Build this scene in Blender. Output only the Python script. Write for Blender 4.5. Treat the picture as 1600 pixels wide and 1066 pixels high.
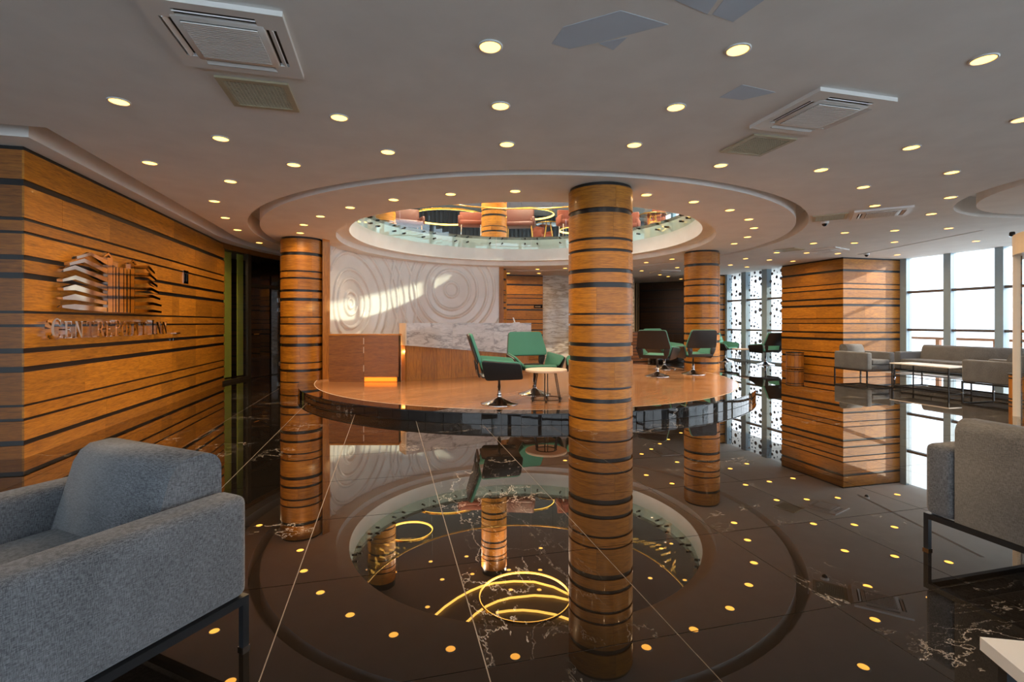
import bpy, bmesh, math, random
from mathutils import Vector, Matrix
random.seed(7)
for o in list(bpy.data.objects): bpy.data.objects.remove(o, do_unlink=True)
SC = bpy.context.scene
COL = SC.collection
PI = math.pi
# ------------------------------------------------------------------ camera
F, H, HY, CX, TH = 768., 1.28, 504., 800., math.radians(14.18)     # focal length in px of the 1600x1066 frame, eye height, horizon
SN, CS = math.sin(TH), math.cos(TH)
cam = bpy.data.cameras.new('camera'); cam_ob = bpy.data.objects.new('camera', cam); COL.objects.link(cam_ob)
cam.sensor_width = 36.; cam.sensor_fit = 'HORIZONTAL'; cam.lens = 36. * F / 1600.
cam.shift_y = -(533. - HY) / 1600.; cam.clip_start = .05; cam.clip_end = 300
cam_ob.location = (0, 0, H); cam_ob.rotation_euler = (PI / 2, 0, -TH)
SC.camera = cam_ob
# ------------------------------------------------------------------ sky, sun, exposure
wd = bpy.data.worlds.new('sky'); SC.world = wd; wd.use_nodes = True
bg = wd.node_tree.nodes['Background']; bg.inputs[0].default_value = (.72, .85, 1.0, 1); bg.inputs[1].default_value = 2.2
sun = bpy.data.lights.new('sun', 'SUN'); sun.energy = 2.6; sun.angle = math.radians(.6); sun.color = (1, .86, .66)
sun_ob = bpy.data.objects.new('sun', sun); COL.objects.link(sun_ob)
SUN_DIR = Vector((-.90, .36, -.30)).normalized()
sun_ob.rotation_euler = SUN_DIR.to_track_quat('-Z', 'Y').to_euler(); sun_ob.location = (30, -12, 14)
SC.view_settings.view_transform = 'Standard'; SC.view_settings.look = 'None'
SC.view_settings.exposure = 0.86; SC.view_settings.gamma = 1.0; SC.view_settings.use_curve_mapping = False
# ------------------------------------------------------------------ pixel -> place helpers
def W(x, y, z=0., d=None):
    if d is None: d = F * (H - z) / (y - HY)
    u = (x - CX) / F * d
    return (d * SN + u * CS, d * CS - u * SN)
def WM(x, y, z):                       # point of height z seen mirrored in the floor
    d = F * (H + z) / (y - HY); return W(x, 0, 0, d)
def onX(x, y, X):                      # pixel on a plane X = const -> (Y, z)
    t = (x - CX) / F; d = X / (SN + t * CS)
    return d * (CS - t * SN), H - (y - HY) * d / F
def onY(x, y, Y):
    t = (x - CX) / F; d = Y / (CS - t * SN)
    return d * (SN + t * CS), H - (y - HY) * d / F
CEN = Vector((2.85, 10.2)); ZC = 2.94
def on_ring(x, R, far=True):           # angle at which the ray through column x meets the circle R about CEN
    t = (x - CX) / F; vx, vy = SN + t * CS, CS - t * SN
    a = vx * vx + vy * vy; b = -2 * (vx * CEN.x + vy * CEN.y); c = CEN.length_squared - R * R
    s = math.sqrt(max(b * b - 4 * a * c, 0)); d = (-b + s) / (2 * a) if far else (-b - s) / (2 * a)
    return math.atan2(d * vy - CEN.y, d * vx - CEN.x)
# ------------------------------------------------------------------ materials
MATS = {}
def nodes(name):
    m = bpy.data.materials.new(name); m.use_nodes = True
    nt = m.node_tree; b = nt.nodes['Principled BSDF']; MATS[name] = m
    return m, nt, b
def setp(b, col=None, rough=.5, metal=0., coat=0., ior=1.5, sheen=0.):
    if col: b.inputs['Base Color'].default_value = (*col, 1)
    b.inputs['Roughness'].default_value = rough; b.inputs['Metallic'].default_value = metal
    b.inputs['IOR'].default_value = ior; b.inputs['Coat Weight'].default_value = coat
    b.inputs['Coat Roughness'].default_value = .08; b.inputs['Sheen Weight'].default_value = sheen
def N(nt, kind, **kw):
    n = nt.nodes.new(kind)
    for k, v in kw.items():
        if k in n.inputs.keys() if isinstance(k, str) else False: n.inputs[k].default_value = v
        else: setattr(n, k, v)
    return n
def L(nt, a, b): nt.links.new(a, b)
def ramp(nt, fac, stops):
    r = nt.nodes.new('ShaderNodeValToRGB'); e = r.color_ramp.elements
    while len(e) < len(stops): e.new(.5)
    for i, (p, c) in enumerate(stops):
        e[i].position = p; e[i].color = (*c, 1)
    L(nt, fac, r.inputs[0]); return r.outputs[0]
def math_n(nt, op, a, b=None, clamp=False):
    n = nt.nodes.new('ShaderNodeMath'); n.operation = op; n.use_clamp = clamp
    for i, v in enumerate((a, b)):
        if v is None: continue
        if isinstance(v, (int, float)): n.inputs[i].default_value = v
        else: L(nt, v, n.inputs[i])
    return n.outputs[0]
def mixc(nt, fac, a, b, mode='MIX'):
    n = nt.nodes.new('ShaderNodeMix'); n.data_type = 'RGBA'; n.blend_type = mode
    for i, v in ((0, fac), (6, a), (7, b)):
        if isinstance(v, (int, float)): n.inputs[i].default_value = v
        elif isinstance(v, tuple): n.inputs[i].default_value = (*v, 1)
        else: L(nt, v, n.inputs[i])
    return n.outputs[2]
def coords(nt, scale, rnd=True, rot=None):
    tc = nt.nodes.new('ShaderNodeTexCoord'); out = tc.outputs['Object']
    if rnd:
        oi = nt.nodes.new('ShaderNodeObjectInfo'); m = math_n(nt, 'MULTIPLY', oi.outputs['Random'], 37.)
        va = nt.nodes.new('ShaderNodeVectorMath'); va.operation = 'ADD'; L(nt, out, va.inputs[0]); L(nt, m, va.inputs[1]); out = va.outputs[0]
    mp = nt.nodes.new('ShaderNodeMapping'); mp.inputs['Scale'].default_value = scale
    if rot: mp.inputs['Rotation'].default_value = rot
    L(nt, out, mp.inputs[0]); return mp.outputs[0]
def noise(nt, vec, scale, detail=4, rough=.55, dist=0.):
    n = nt.nodes.new('ShaderNodeTexNoise'); n.inputs['Scale'].default_value = scale; n.inputs['Detail'].default_value = detail
    n.inputs['Roughness'].default_value = rough; n.inputs['Distortion'].default_value = dist; L(nt, vec, n.inputs['Vector'])
    return n.outputs['Fac']
def bump(nt, b, h, strength=.2, dist=.01):
    n = nt.nodes.new('ShaderNodeBump'); n.inputs['Strength'].default_value = strength; n.inputs['Distance'].default_value = dist
    L(nt, h, n.inputs['Height']); L(nt, n.outputs[0], b.inputs['Normal'])
def plain(name, col, rough=.5, metal=0., coat=0., ior=1.5):
    m, nt, b = nodes(name); setp(b, col, rough, metal, coat, ior)
    v = coords(nt, (1, 1, 1)); n = noise(nt, v, 3., 3)
    c = mixc(nt, .12, (*[x for x in col],), ramp(nt, n, [(.3, tuple(x * .6 for x in col)), (.7, tuple(min(x * 1.25, 1) for x in col))])); L(nt, c, b.inputs['Base Color'])
    return m
def wood(name, dark, mid, light, scale=(1.1, 1.1, 13.), rough=.30, coat=.25, var=.30):
    m, nt, b = nodes(name); setp(b, mid, rough, 0, coat)
    v = coords(nt, scale); n1 = noise(nt, v, 1.9, 7, .65, .9)
    v2 = coords(nt, tuple(s * 4 for s in scale)); n2 = noise(nt, v2, 2.2, 3, .6)
    c = ramp(nt, n1, [(.28, dark), (.5, mid), (.72, light)])
    c = mixc(nt, .42, c, ramp(nt, n2, [(.35, tuple(x * .45 for x in mid)), (.6, light)]), 'MIX')
    oi = nt.nodes.new('ShaderNodeObjectInfo')
    k = math_n(nt, 'ADD', math_n(nt, 'MULTIPLY', oi.outputs['Random'], var), 1 - var * .55)
    hs = nt.nodes.new('ShaderNodeHueSaturation'); L(nt, k, hs.inputs['Value']); L(nt, c, hs.inputs['Color']); L(nt, hs.outputs[0], b.inputs['Base Color'])
    bump(nt, b, n2, .06, .003)
    return m
def marble(name, base, vein, base2, vscale=1.3, width=.010, mask=.50, rough=.05, ior=1.5, rot=None, stretch=(1, 1, 1), cloud=.5, mirror=None, curl=.35):
    m, nt, b = nodes(name); setp(b, base, rough, 0, 0, ior)
    v = coords(nt, stretch, True, rot)
    a = math_n(nt, 'ABSOLUTE', math_n(nt, 'SUBTRACT', noise(nt, v, vscale, 9, .62, curl), .5))
    l1 = math_n(nt, 'SUBTRACT', 1., math_n(nt, 'DIVIDE', a, width), True)
    a2 = math_n(nt, 'ABSOLUTE', math_n(nt, 'SUBTRACT', noise(nt, v, vscale * 2.7, 8, .62, curl * 1.5), .48))
    l2 = math_n(nt, 'MULTIPLY', math_n(nt, 'SUBTRACT', 1., math_n(nt, 'DIVIDE', a2, width * .7), True), .45)
    mk = math_n(nt, 'MULTIPLY', math_n(nt, 'SUBTRACT', noise(nt, v, vscale * .8, 2), mask), 9., True)
    f = math_n(nt, 'MULTIPLY', math_n(nt, 'MAXIMUM', l1, l2), mk, True)
    cl = mixc(nt, math_n(nt, 'MULTIPLY', noise(nt, v, vscale * 1.7, 5), cloud), base, base2)
    L(nt, mixc(nt, f, cl, vein), b.inputs['Base Color'])
    if mirror:                             # polished: clear reflection that grows towards grazing angles
        b.inputs['Specular IOR Level'].default_value = 0.; b.inputs['Roughness'].default_value = .6
        gl = nt.nodes.new('ShaderNodeBsdfGlossy'); gl.inputs['Roughness'].default_value = 0.; gl.inputs[0].default_value = (1, .96, .92, 1)
        lw = nt.nodes.new('ShaderNodeLayerWeight'); lw.inputs[0].default_value = .5; mx = nt.nodes.new('ShaderNodeMixShader')
        L(nt, math_n(nt, 'ADD', math_n(nt, 'MULTIPLY', math_n(nt, 'POWER', lw.outputs['Facing'], mirror[1]), 1 - mirror[0]), mirror[0], True), mx.inputs[0])
        L(nt, b.outputs[0], mx.inputs[1]); L(nt, gl.outputs[0], mx.inputs[2]); L(nt, mx.outputs[0], nt.nodes['Material Output'].inputs[0])
    return m
def fabric(name, c1, c2, rough=.9):
    m, nt, b = nodes(name); setp(b, c1, rough, sheen=.25)
    vx = coords(nt, (60, 60, 420), False); vz = coords(nt, (420, 420, 60), False); vl = coords(nt, (1, 1, 1), False)
    n = math_n(nt, 'MULTIPLY', math_n(nt, 'ADD', noise(nt, vx, 1., 2), noise(nt, vz, 1., 2)), .5)
    c = ramp(nt, n, [(.40, c1), (.60, c2)])
    c = mixc(nt, .25, c, ramp(nt, noise(nt, vl, 5., 3), [(.3, c1), (.7, c2)])); L(nt, c, b.inputs['Base Color'])
    bump(nt, b, n, .35, .004); return m
def emit(name, col, s):
    m, nt, b = nodes(name); b.inputs['Base Color'].default_value = (*col, 1)
    b.inputs['Emission Color'].default_value = (*col, 1); b.inputs['Emission Strength'].default_value = s; return m
def glass(name, tint, refl=.04):
    m = bpy.data.materials.new(name); m.use_nodes = True; nt = m.node_tree; nt.nodes.clear(); MATS[name] = m
    out = nt.nodes.new('ShaderNodeOutputMaterial'); tr = nt.nodes.new('ShaderNodeBsdfTransparent'); gl = nt.nodes.new('ShaderNodeBsdfGlossy')
    tr.inputs[0].default_value = (*tint, 1); gl.inputs['Roughness'].default_value = .01; gl.inputs[0].default_value = (1, 1, 1, 1)
    lw = nt.nodes.new('ShaderNodeLayerWeight'); lw.inputs[0].default_value = .5; mx = nt.nodes.new('ShaderNodeMixShader')
    f = math_n(nt, 'ADD', math_n(nt, 'MULTIPLY', math_n(nt, 'POWER', lw.outputs['Facing'], 5.), .8), refl, True)
    L(nt, f, mx.inputs[0]); L(nt, tr.outputs[0], mx.inputs[1]); L(nt, gl.outputs[0], mx.inputs[2]); L(nt, mx.outputs[0], out.inputs[0]); return m

wood('wood_panel', (.17, .050, .004), (.43, .150, .009), (.62, .25, .016), rough=.42, coat=.10, var=.42)
wood('wood_brown', (.11, .034, .005), (.26, .085, .009), (.37, .135, .016), rough=.42, coat=.1); wood('wood_shaded', (.012, .006, .004), (.035, .016, .007), (.06, .026, .01))  # the darkest wood has the rear corner's shade mixed into its colour
wood('wood_vertical', (.17, .055, .007), (.40, .140, .014), (.54, .22, .024), scale=(9, 9, .8), rough=.42, coat=.1)
wood('wood_deck', (.28, .115, .042), (.46, .21, .085), (.60, .31, .14), scale=(1.0, 11, 1.), rough=.22, coat=.35, var=.18)
wood('wood_rail', (.25, .10, .04), (.38, .16, .07), (.45, .2, .1))
plain('black_strip', (.010, .010, .011), .35); plain('dark_void', (.012, .010, .009), .6); plain('black_metal', (.012, .013, .015), .35)
plain('ceiling_paint', (.84, .81, .77), .85); plain('white_paint', (.86, .85, .83), .5); plain('gloss_white', (.88, .85, .81), .18, coat=.3)
plain('plaster_patch', (.60, .67, .76), .9); plain('cream', (.80, .66, .50), .4); plain('ac_white', (.82, .79, .75), .4); plain('ac_dark', (.05, .045, .035), .6)
plain('grille', (.55, .52, .38), .5); plain('grille_frame', (.50, .44, .30), .4)
plain('grout', (.38, .33, .28), .6); plain('grout_dark', (.14, .14, .14), .5); plain('inlay', (.75, .62, .48), .4)
plain('window_metal', (.34, .46, .54), .4, .1); plain('transom_metal', (.14, .13, .13), .4, .2); plain('bronze_frame', (.05, .04, .025), .35, .4)
plain('green_fabric', (.085, .31, .235), .8); plain('black_leather', (.022, .020, .020), .38); plain('chrome', (.85, .85, .86), .06, 1.); plain('steel', (.90, .87, .84), .06, 1.)
plain('table_top', (.80, .62, .48), .45); plain('white_top', (.85, .80, .74), .4); plain('olive_curtain', (.58, .60, .09), .7); plain('rust_velvet', (.17, .030, .010), .7)
plain('copper_velvet', (.09, .020, .013), .5); plain('gold', (.8, .5, .12), .25, 1.); plain('slat_dark', (.045, .047, .055), .6); plain('upper_ceiling', (.16, .125, .10), .7)
plain('ground', (.72, .72, .70), .9); plain('upper_floor', (.25, .2, .17), .4); plain('gold_slat', (.55, .38, .2), .4)
plain('lens_black', (.01, .01, .012), .1); plain('plastic_white', (.8, .8, .78), .35)
marble('floor_marble', (.008, .0065, .0055), (.62, .56, .50), (.022, .017, .013), .85, .0040, .50, .02, 1.5, mirror=(.02, 3.1), stretch=(.7, 1.3, 1))
marble('riser_marble', (.010, .010, .011), (.6, .6, .6), (.018, .018, .02), 2.0, .006, .56, .03, 1.5, mirror=(.04, 2.8))
marble('desk_marble', (.78, .75, .73), (.30, .27, .26), (.52, .48, .46), 1.5, .05, .36, .12, 1.5, (.3, .8, .5), (1, 1, 3.5), 1.2)
marble('beige_marble', (.78, .70, .60), (.36, .27, .19), (.60, .50, .40), 1.0, .07, .34, .10, 1.5, (0, .75, 0), (1, 1, 6.), .9)
fabric('grey_fabric', (.036, .038, .042), (.20, .205, .215))
emit('lamp_lens', (1., .45, .07), 5.); emit('gold_light', (1., .55, .10), 5.); emit('kick_light', (1., .30, .02), .25)
glass('clear_glass', (.97, .985, .99)); plain('dot_print', (.13, .15, .19), .6); glass('green_glass', (.90, .97, .94), .05); glass('dark_glass', (.16, .15, .13), .06)
# ------------------------------------------------------------------ mesh helpers
class MB:
    def __init__(s): s.v = []; s.f = []; s.sm = []
    def add(s, vs, fs, smooth=False):
        n = len(s.v); s.v += [tuple(v) for v in vs]; s.f += [tuple(i + n for i in f) for f in fs]; s.sm += [smooth] * len(fs); return s
    def box(s, x0, x1, y0, y1, z0, z1):
        return s.add([(x0, y0, z0), (x1, y0, z0), (x1, y1, z0), (x0, y1, z0), (x0, y0, z1), (x1, y0, z1), (x1, y1, z1), (x0, y1, z1)],
                     [(0, 3, 2, 1), (4, 5, 6, 7), (0, 1, 5, 4), (1, 2, 6, 5), (2, 3, 7, 6), (3, 0, 4, 7)])
    def rbox(s, x0, x1, y0, y1, z0, z1, r=.03, seg=3, mat=None):
        bm = bmesh.new(); bmesh.ops.create_cube(bm, size=1)
        for v in bm.verts: v.co = Vector(((x0 + x1) / 2 + v.co.x * (x1 - x0), (y0 + y1) / 2 + v.co.y * (y1 - y0), (z0 + z1) / 2 + v.co.z * (z1 - z0)))
        bmesh.ops.bevel(bm, geom=bm.edges[:], offset=r, segments=seg, affect='EDGES', profile=.5)
        if mat: bmesh.ops.transform(bm, matrix=mat, verts=bm.verts)
        bm.verts.index_update(); s.add([v.co for v in bm.verts], [[v.index for v in f.verts] for f in bm.faces], True); bm.free(); return s
    def prism(s, poly, axis, a, b):          # extrude a 2D polygon along axis ('x': poly=(y,z), 'y': (x,z), 'z': (x,y))
        n = len(poly)
        def P(p, t): return (t, p[0], p[1]) if axis == 'x' else ((p[0], t, p[1]) if axis == 'y' else (p[0], p[1], t))
        vs = [P(p, a) for p in poly] + [P(p, b) for p in poly]
        return s.add(vs, [tuple(range(n - 1, -1, -1)), tuple(range(n, 2 * n))] + [(i, (i + 1) % n, n + (i + 1) % n, n + i) for i in range(n)])
    def lathe(s, prof, seg=32, a0=0., a1=2 * PI, cx=0, cy=0, smooth=True):
        full = abs(a1 - a0 - 2 * PI) < 1e-6; m = seg if full else seg + 1; n = len(prof); vs = []
        for i in range(m):
            a = a0 + (a1 - a0) * i / seg
            vs += [(cx + r * math.cos(a), cy + r * math.sin(a), z) for r, z in prof]
        fs = []
        for i in range(seg):
            j = (i + 1) % m
            fs += [(i * n + k, j * n + k, j * n + k + 1, i * n + k + 1) for k in range(n - 1)]
        return s.add(vs, fs, smooth)
    def arcblock(s, r0, r1, a0, a1, z0, z1, seg=8):     # curved solid
        s.lathe([(r0, z0), (r1, z0), (r1, z1), (r0, z1), (r0, z0)], seg, a0, a1, smooth=False)
        for a, fl in ((a0, 1), (a1, 0)):
            q = [(r * math.cos(a), r * math.sin(a), z) for r, z in ((r0, z0), (r1, z0), (r1, z1), (r0, z1))]
            s.add(q, [(0, 1, 2, 3) if fl else (3, 2, 1, 0)])
        return s
    def tube(s, pts, r, seg=8):
        pts = [Vector(p) for p in pts]; rings = []
        for i, p in enumerate(pts):
            t = (pts[min(i + 1, len(pts) - 1)] - pts[max(i - 1, 0)]).normalized()
            u = t.cross(Vector((0, 0, 1))) if abs(t.z) < .95 else t.cross(Vector((1, 0, 0)))
            u.normalize(); w = t.cross(u)
            rings.append([p + (u * math.cos(2 * PI * k / seg) + w * math.sin(2 * PI * k / seg)) * r for k in range(seg)])
        vs = [v for g in rings for v in g]; fs = []
        for i in range(len(rings) - 1):
            fs += [(i * seg + k, i * seg + (k + 1) % seg, (i + 1) * seg + (k + 1) % seg, (i + 1) * seg + k) for k in range(seg)]
        fs += [tuple(range(seg)), tuple(range(len(vs) - 1, len(vs) - seg - 1, -1))]
        return s.add(vs, fs, True)
    def torus(s, R, r, cx, cy, cz, seg=48, sub=8, a0=0, a1=2 * PI):
        return s.lathe([(R + r * math.cos(t), cz + r * math.sin(t)) for t in [2 * PI * k / sub for k in range(sub + 1)]], seg, a0, a1, cx, cy)
    def mesh(s, name):
        me = bpy.data.meshes.new(name); me.from_pydata(s.v, [], s.f); me.polygons.foreach_set('use_smooth', s.sm); me.update(); return me
    def build(s, name, mat, parent=None, loc=(0, 0, 0), rz=0.): return obj(name, s.mesh(name), mat, parent, loc, rz)
def obj(name, me, mat, parent=None, loc=(0, 0, 0), rz=0.):
    o = bpy.data.objects.new(name, me); COL.objects.link(o)
    if mat and not me.materials: me.materials.append(MATS[mat])
    o.location = loc; o.rotation_euler = (0, 0, rz)
    if parent: o.parent = parent
    return o
def recalc(me):
    bm = bmesh.new(); bm.from_mesh(me); bmesh.ops.recalc_face_normals(bm, faces=bm.faces); bm.to_mesh(me); bm.free(); return me
def thing(name, label, cat, loc=(0, 0, 0), rz=0., group=None):
    o = bpy.data.objects.new(name, None); COL.objects.link(o); o.location = loc; o.rotation_euler = (0, 0, rz); o.empty_display_size = .1
    o['label'] = label; o['category'] = cat
    if group: o['group'] = group
    return o
def tag(o, label, cat, group=None):
    o['label'] = label; o['category'] = cat
    if group: o['group'] = group
    return o
def struct(o, label=None):
    o['kind'] = 'structure'
    if label: o['label'] = label
    return o
def copy_tree(o, parent=None):
    c = o.copy(); COL.objects.link(c)
    if parent: c.parent = parent
    for ch in o.children: copy_tree(ch, c)
    return c
def BOX(x0, x1, y0, y1, z0, z1): return MB().box(x0, x1, y0, y1, z0, z1)

# ================================================================== FLOOR: 0.8 m polished black marble tiles
floor = struct(BOX(-9, 13.2, -4.6, 20.5, -.12, -.003).build('floor', 'grout'), 'polished black marble floor with thin pale joints')
T = .8; g = .0024
tile_me = BOX(-T / 2 + g, T / 2 - g, -T / 2 + g, T / 2 - g, -.003, 0).mesh('tile'); tile_me.materials.append(MATS['floor_marble'])
cells = []
for i in range(-11, 16):
    for j in range(-8, 24):
        x, y = -.445 + T * i + T / 2, 1.79 + T * j + T / 2
        if -8.9 < x < 13 and -4.3 < y < 20.2 and math.hypot(x - CEN.x, y - CEN.y) < 3.7: continue
        if not (-9 + .4 <= x <= 13.2 - .38 and -4.2 <= y <= 20.1): continue
        d = x * SN + y * CS; u = x * CS - y * SN
        vis = d > .8 and abs(u) / d < 1.35
        cells.append((0 if vis else 1, math.hypot(x, y), x, y))
cells.sort()
for k, (_, _, x, y) in enumerate(cells[:300]): obj('tile', tile_me, None, floor, (x, y, 0), (k * 7 % 4) * PI / 2)
far = MB()
for _, _, x, y in cells[300:]: far.box(x - T / 2 + g, x + T / 2 - g, y - T / 2 + g, y + T / 2 - g, -.003, 0)
o = far.build('tile_field', 'floor_marble', floor); o['kind'] = 'stuff'
struct(BOX(13.3, 60, -40, 60, -.4, -.15).build('floor_outside', 'ground'), 'pale paving outside the windows')

# ================================================================== CEILING with ring grooves, a lowered look disc and the round opening
def circle(r, n=128, c=CEN): return [(c[0] + r * math.cos(2 * PI * i / n), c[1] + r * math.sin(2 * PI * i / n)) for i in range(n)]
def filled(loops, z):
    bm = bmesh.new(); es = []
    for lp in loops:
        vs = [bm.verts.new((x, y, z)) for x, y in lp]; es += [bm.edges.new((vs[i], vs[(i + 1) % len(vs)])) for i in range(len(vs))]
    bmesh.ops.triangle_fill(bm, edges=es, use_beauty=True, normal=(0, 0, -1))
    bm.verts.index_update(); m = MB().add([v.co[:] for v in bm.verts], [[v.index for v in f.verts] for f in bm.faces]); bm.free(); return m
def skirt(m, lp, z0, z1):
    n = len(lp); m.add([(x, y, z0) for x, y in lp] + [(x, y, z1) for x, y in lp], [(i, (i + 1) % n, n + (i + 1) % n, n + i) for i in range(n)], n > 40)
R_OUT, R_DISC, R_LIP, R_FAS, R_GL = 5.25, 5.07, 3.82, 3.60, 3.52
C2 = Vector((9.05, 3.72))
def chan(w):                              # channel that follows the left wood wall, then bends round the hall
    s = w
    a = [math.radians(t) for t in range(184, 138, -3)]
    rr = 5.86 + s
    return [(CEN.x + rr * math.cos(t), CEN.y + rr * math.sin(t)) for t in a]
wch = .15
outer_side = [(-8.9, 5.18 - wch), (-2.97 + wch, 5.18 - wch)] + chan(-wch)
inner_side = [(-8.9, 5.18 + wch), (-2.97 - wch, 5.18 + wch)] + chan(wch)
channel = outer_side + inner_side[::-1]
slot = [(11.12, 9.62), (10.33, 6.5), (10.40, 6.48), (11.19, 9.60)]
rect = [(-9, -4.6), (13.2, -4.6), (13.2, 20.5), (-9, 20.5)]
m = filled([rect, circle(R_OUT), channel, slot, circle(1.96, 64, C2)], ZC)
for lp in (circle(R_OUT), channel, slot, circle(1.96, 64, C2)): skirt(m, lp, ZC, ZC + .30)
m.lathe([(R_OUT, ZC + .30), (R_DISC, ZC + .30), (R_DISC, ZC), (R_LIP, ZC), (R_LIP, ZC + .12), (R_FAS - .02, ZC + .12)], 128, 0, 2 * PI, CEN.x, CEN.y)
m.sm[-128 * 5:] = [False] * (128 * 5)
m.lathe([(1.96, ZC + .30), (1.72, ZC + .30), (1.72, ZC), (.001, ZC)], 64, 0, 2 * PI, C2.x, C2.y, False)
mm = filled([channel], ZC + .30); m.add(mm.v, mm.f); mm = filled([slot], ZC + .30); m.add(mm.v, mm.f)
ceiling = struct(m.build('ceiling', 'ceiling_paint'), 'pale ceiling with a round opening and circular shadow gaps')
# white fascia and upper floor slab
m = MB().lathe([(R_FAS, ZC + .12), (R_FAS, 3.72)], 128, 0, 2 * PI, CEN.x, CEN.y)
struct(m.build('trim_1', 'white_paint'), 'white curved fascia around the round ceiling opening')
m = filled([rect, circle(R_FAS)], 3.74); mm = filled([rect, circle(R_FAS)], 3.66); m.add(mm.v, mm.f); skirt(m, rect, ZC, 3.74); skirt(m, circle(R_FAS), 3.66, 3.74)
struct(m.build('floor_upper', 'upper_floor'), 'upper storey floor around the opening')

# ================================================================== banded wood cladding
WALLB = [(2.90, 2.94), (2.566, 2.628), (2.24, 2.27), (2.114, 2.142), (1.87, 1.917), (1.694, 1.749), (1.365, 1.391), (1.235, 1.262), (.989, 1.037), (.808, .864), (.484, .508), (.349, .377), (.12, .17)]
COLB = [(2.90, 2.94), (2.58, 2.64), (2.257, 2.287), (2.12, 2.154), (1.873, 1.92), (1.695, 1.756), (1.37, 1.393), (1.238, 1.265), (.994, 1.04), (.811, .874), (.484, .51), (.323, .374), (.115, .14)]
def spans(bands, z0=0., z1=ZC):
    out = []; hi = z1
    for a, b in bands:
        if b < hi: out.append((b, hi))
        hi = a
    out.append((z0, hi)); return [(max(a, z0), b) for a, b in out if b - max(a, z0) > .01]
def planks(parent, p0, p1, zs, cuts=(), mat='wood_panel', th=.018, seed=1):
    """boards on the wall line p0->p1, standing proud on its left-hand (room) side"""
    rnd = random.Random(seed); p0 = Vector(p0); p1 = Vector(p1); d = p1 - p0; Ln = d.length; d.normalize(); nrm = Vector((d.y, -d.x)); ang = math.atan2(d.y, d.x)
    for a, b in zs:
        js = [0.]
        if cuts is None: pass
        else:
            x = rnd.uniform(.5, 1.4)
            while x < Ln - .35: js.append(x); x += rnd.uniform(.9, 1.8)
            js += list(cuts)
        js = sorted(set(js)) + [Ln]
        for i in range(len(js) - 1):
            w = js[i + 1] - js[i]
            if w < .02: continue
            c = p0 + d * (js[i] + w / 2) + nrm * th / 2
            BOX(-w / 2 + .0008, w / 2 - .0008, -th / 2, th / 2, -(b - a) / 2, (b - a) / 2).build('plank', mat, parent, (c.x, c.y, (a + b) / 2), ang)
XL = -3.33
wl = struct(BOX(-9, XL, 5.62, 11.45, 0, ZC).build('wall_left', 'black_strip'), 'orange brown wood plank wall with black grooves')
seam1, seam2 = onX(267, 500, XL)[0], onX(304, 500, XL)[0]
planks(wl, (XL, 5.60), (XL, 11.45), spans(WALLB), (seam1 - 5.6, seam2 - 5.6), seed=3)
planks(wl, (-6.6, 5.62), (XL + .018, 5.62), spans(WALLB), (), 'wood_brown', seed=5)
# concealed door: lock, lever
hd = BOX(XL + .018, XL + .024, seam1 + .03, seam1 + .07, .99, 1.03).build('lock_plate', 'steel', wl); BOX(XL + .02, XL + .06, seam1 + .05, seam1 + .20, 1.10, 1.115).build('lever', 'steel', wl)
yS, zS = onX(288, 433, XL)
rs = thing('restroom_sign', 'small dark plate with people figures on the wood wall', 'sign', (XL + .019, yS, zS))
BOX(0, .008, -.10, .10, -.11, .11).build('plate', 'steel', rs)
for k in (-.045, .045):
    q = MB().box(.008, .011, k - .022, k + .022, -.07, .04); q.lathe([(.0001, .075), (.018, .07), (.02, .058), (.012, .045), (.0001, .043)], 10, 0, 2 * PI, .010, k); q.build('figure', 'lens_black', rs)
struct(BOX(-9, -6.6, 5.62, 5.8, 0, ZC).build('wall_front', 'wood_brown')); struct(BOX(-9.15, -9, -4.6, 20.5, 0, ZC).build('wall_far_left', 'white_paint'))

# ================================================================== SIGN: building emblem and lettering
sg = thing('wall_sign', 'polished metal emblem of two towers standing off the wood wall above the lettering', 'sign', (XL + .02, 0, 0))
def zp(x, y, off=.10): return onX(60 + .15 * x, 380 + .15 * y, XL + .02 + off)
def emb(name, poly, mat='steel', t0=.05, t1=.10):
    o = MB().prism([zp(*p) for p in poly], 'x', t0, t1).mesh(name); recalc(o); return obj(name, o, mat, sg)
for P in ([(400, 138), (550, 95), (722, 180), (722, 228), (545, 128), (405, 165)], [(325, 205), (480, 160), (722, 270), (722, 322), (480, 200), (330, 232)], [(258, 270), (382, 230), (722, 362), (722, 408), (385, 272), (262, 298)],
          [(252, 375), (388, 335), (718, 448), (718, 497), (385, 378), (255, 402)], [(258, 465), (385, 432), (718, 538), (718, 577), (385, 490), (262, 492)], [(253, 562), (385, 530), (715, 608), (715, 642), (385, 592), (256, 587)],
          [(246, 648), (385, 635), (715, 672), (715, 716), (385, 692), (250, 672)]): emb('floor_slab', P)
for a, b, t, u in ((724, 774, 150, 718), (780, 802, 226, 718), (812, 832, 246, 720), (846, 886, 254, 722), (894, 916, 262, 724), (930, 952, 262, 726), (962, 1000, 208, 728)): emb('tower_bar', [(a, t), (b, t + 6), (b, u), (a, u)])
emb('gable', [(686, 132), (732, 100), (770, 150), (758, 156), (730, 122), (694, 142)]); emb('gable', [(950, 205), (992, 172), (1030, 226), (1016, 230), (990, 194), (960, 216)])
for k in range(7):
    y0 = 238 + 75 * k if k else 235; s = 55 - 8 * k
    emb('floor_slab', [(1004, y0), (1150 + 10 * min(k, 4), y0 - 4 + 3 * k // 2), (1215 + 14 * min(k, 5), y0 + s + 14), (1212 + 14 * min(k, 5), y0 + s + 34), (1150 + 10 * min(k, 4), y0 + 32), (1004, y0 + 40)])
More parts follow.
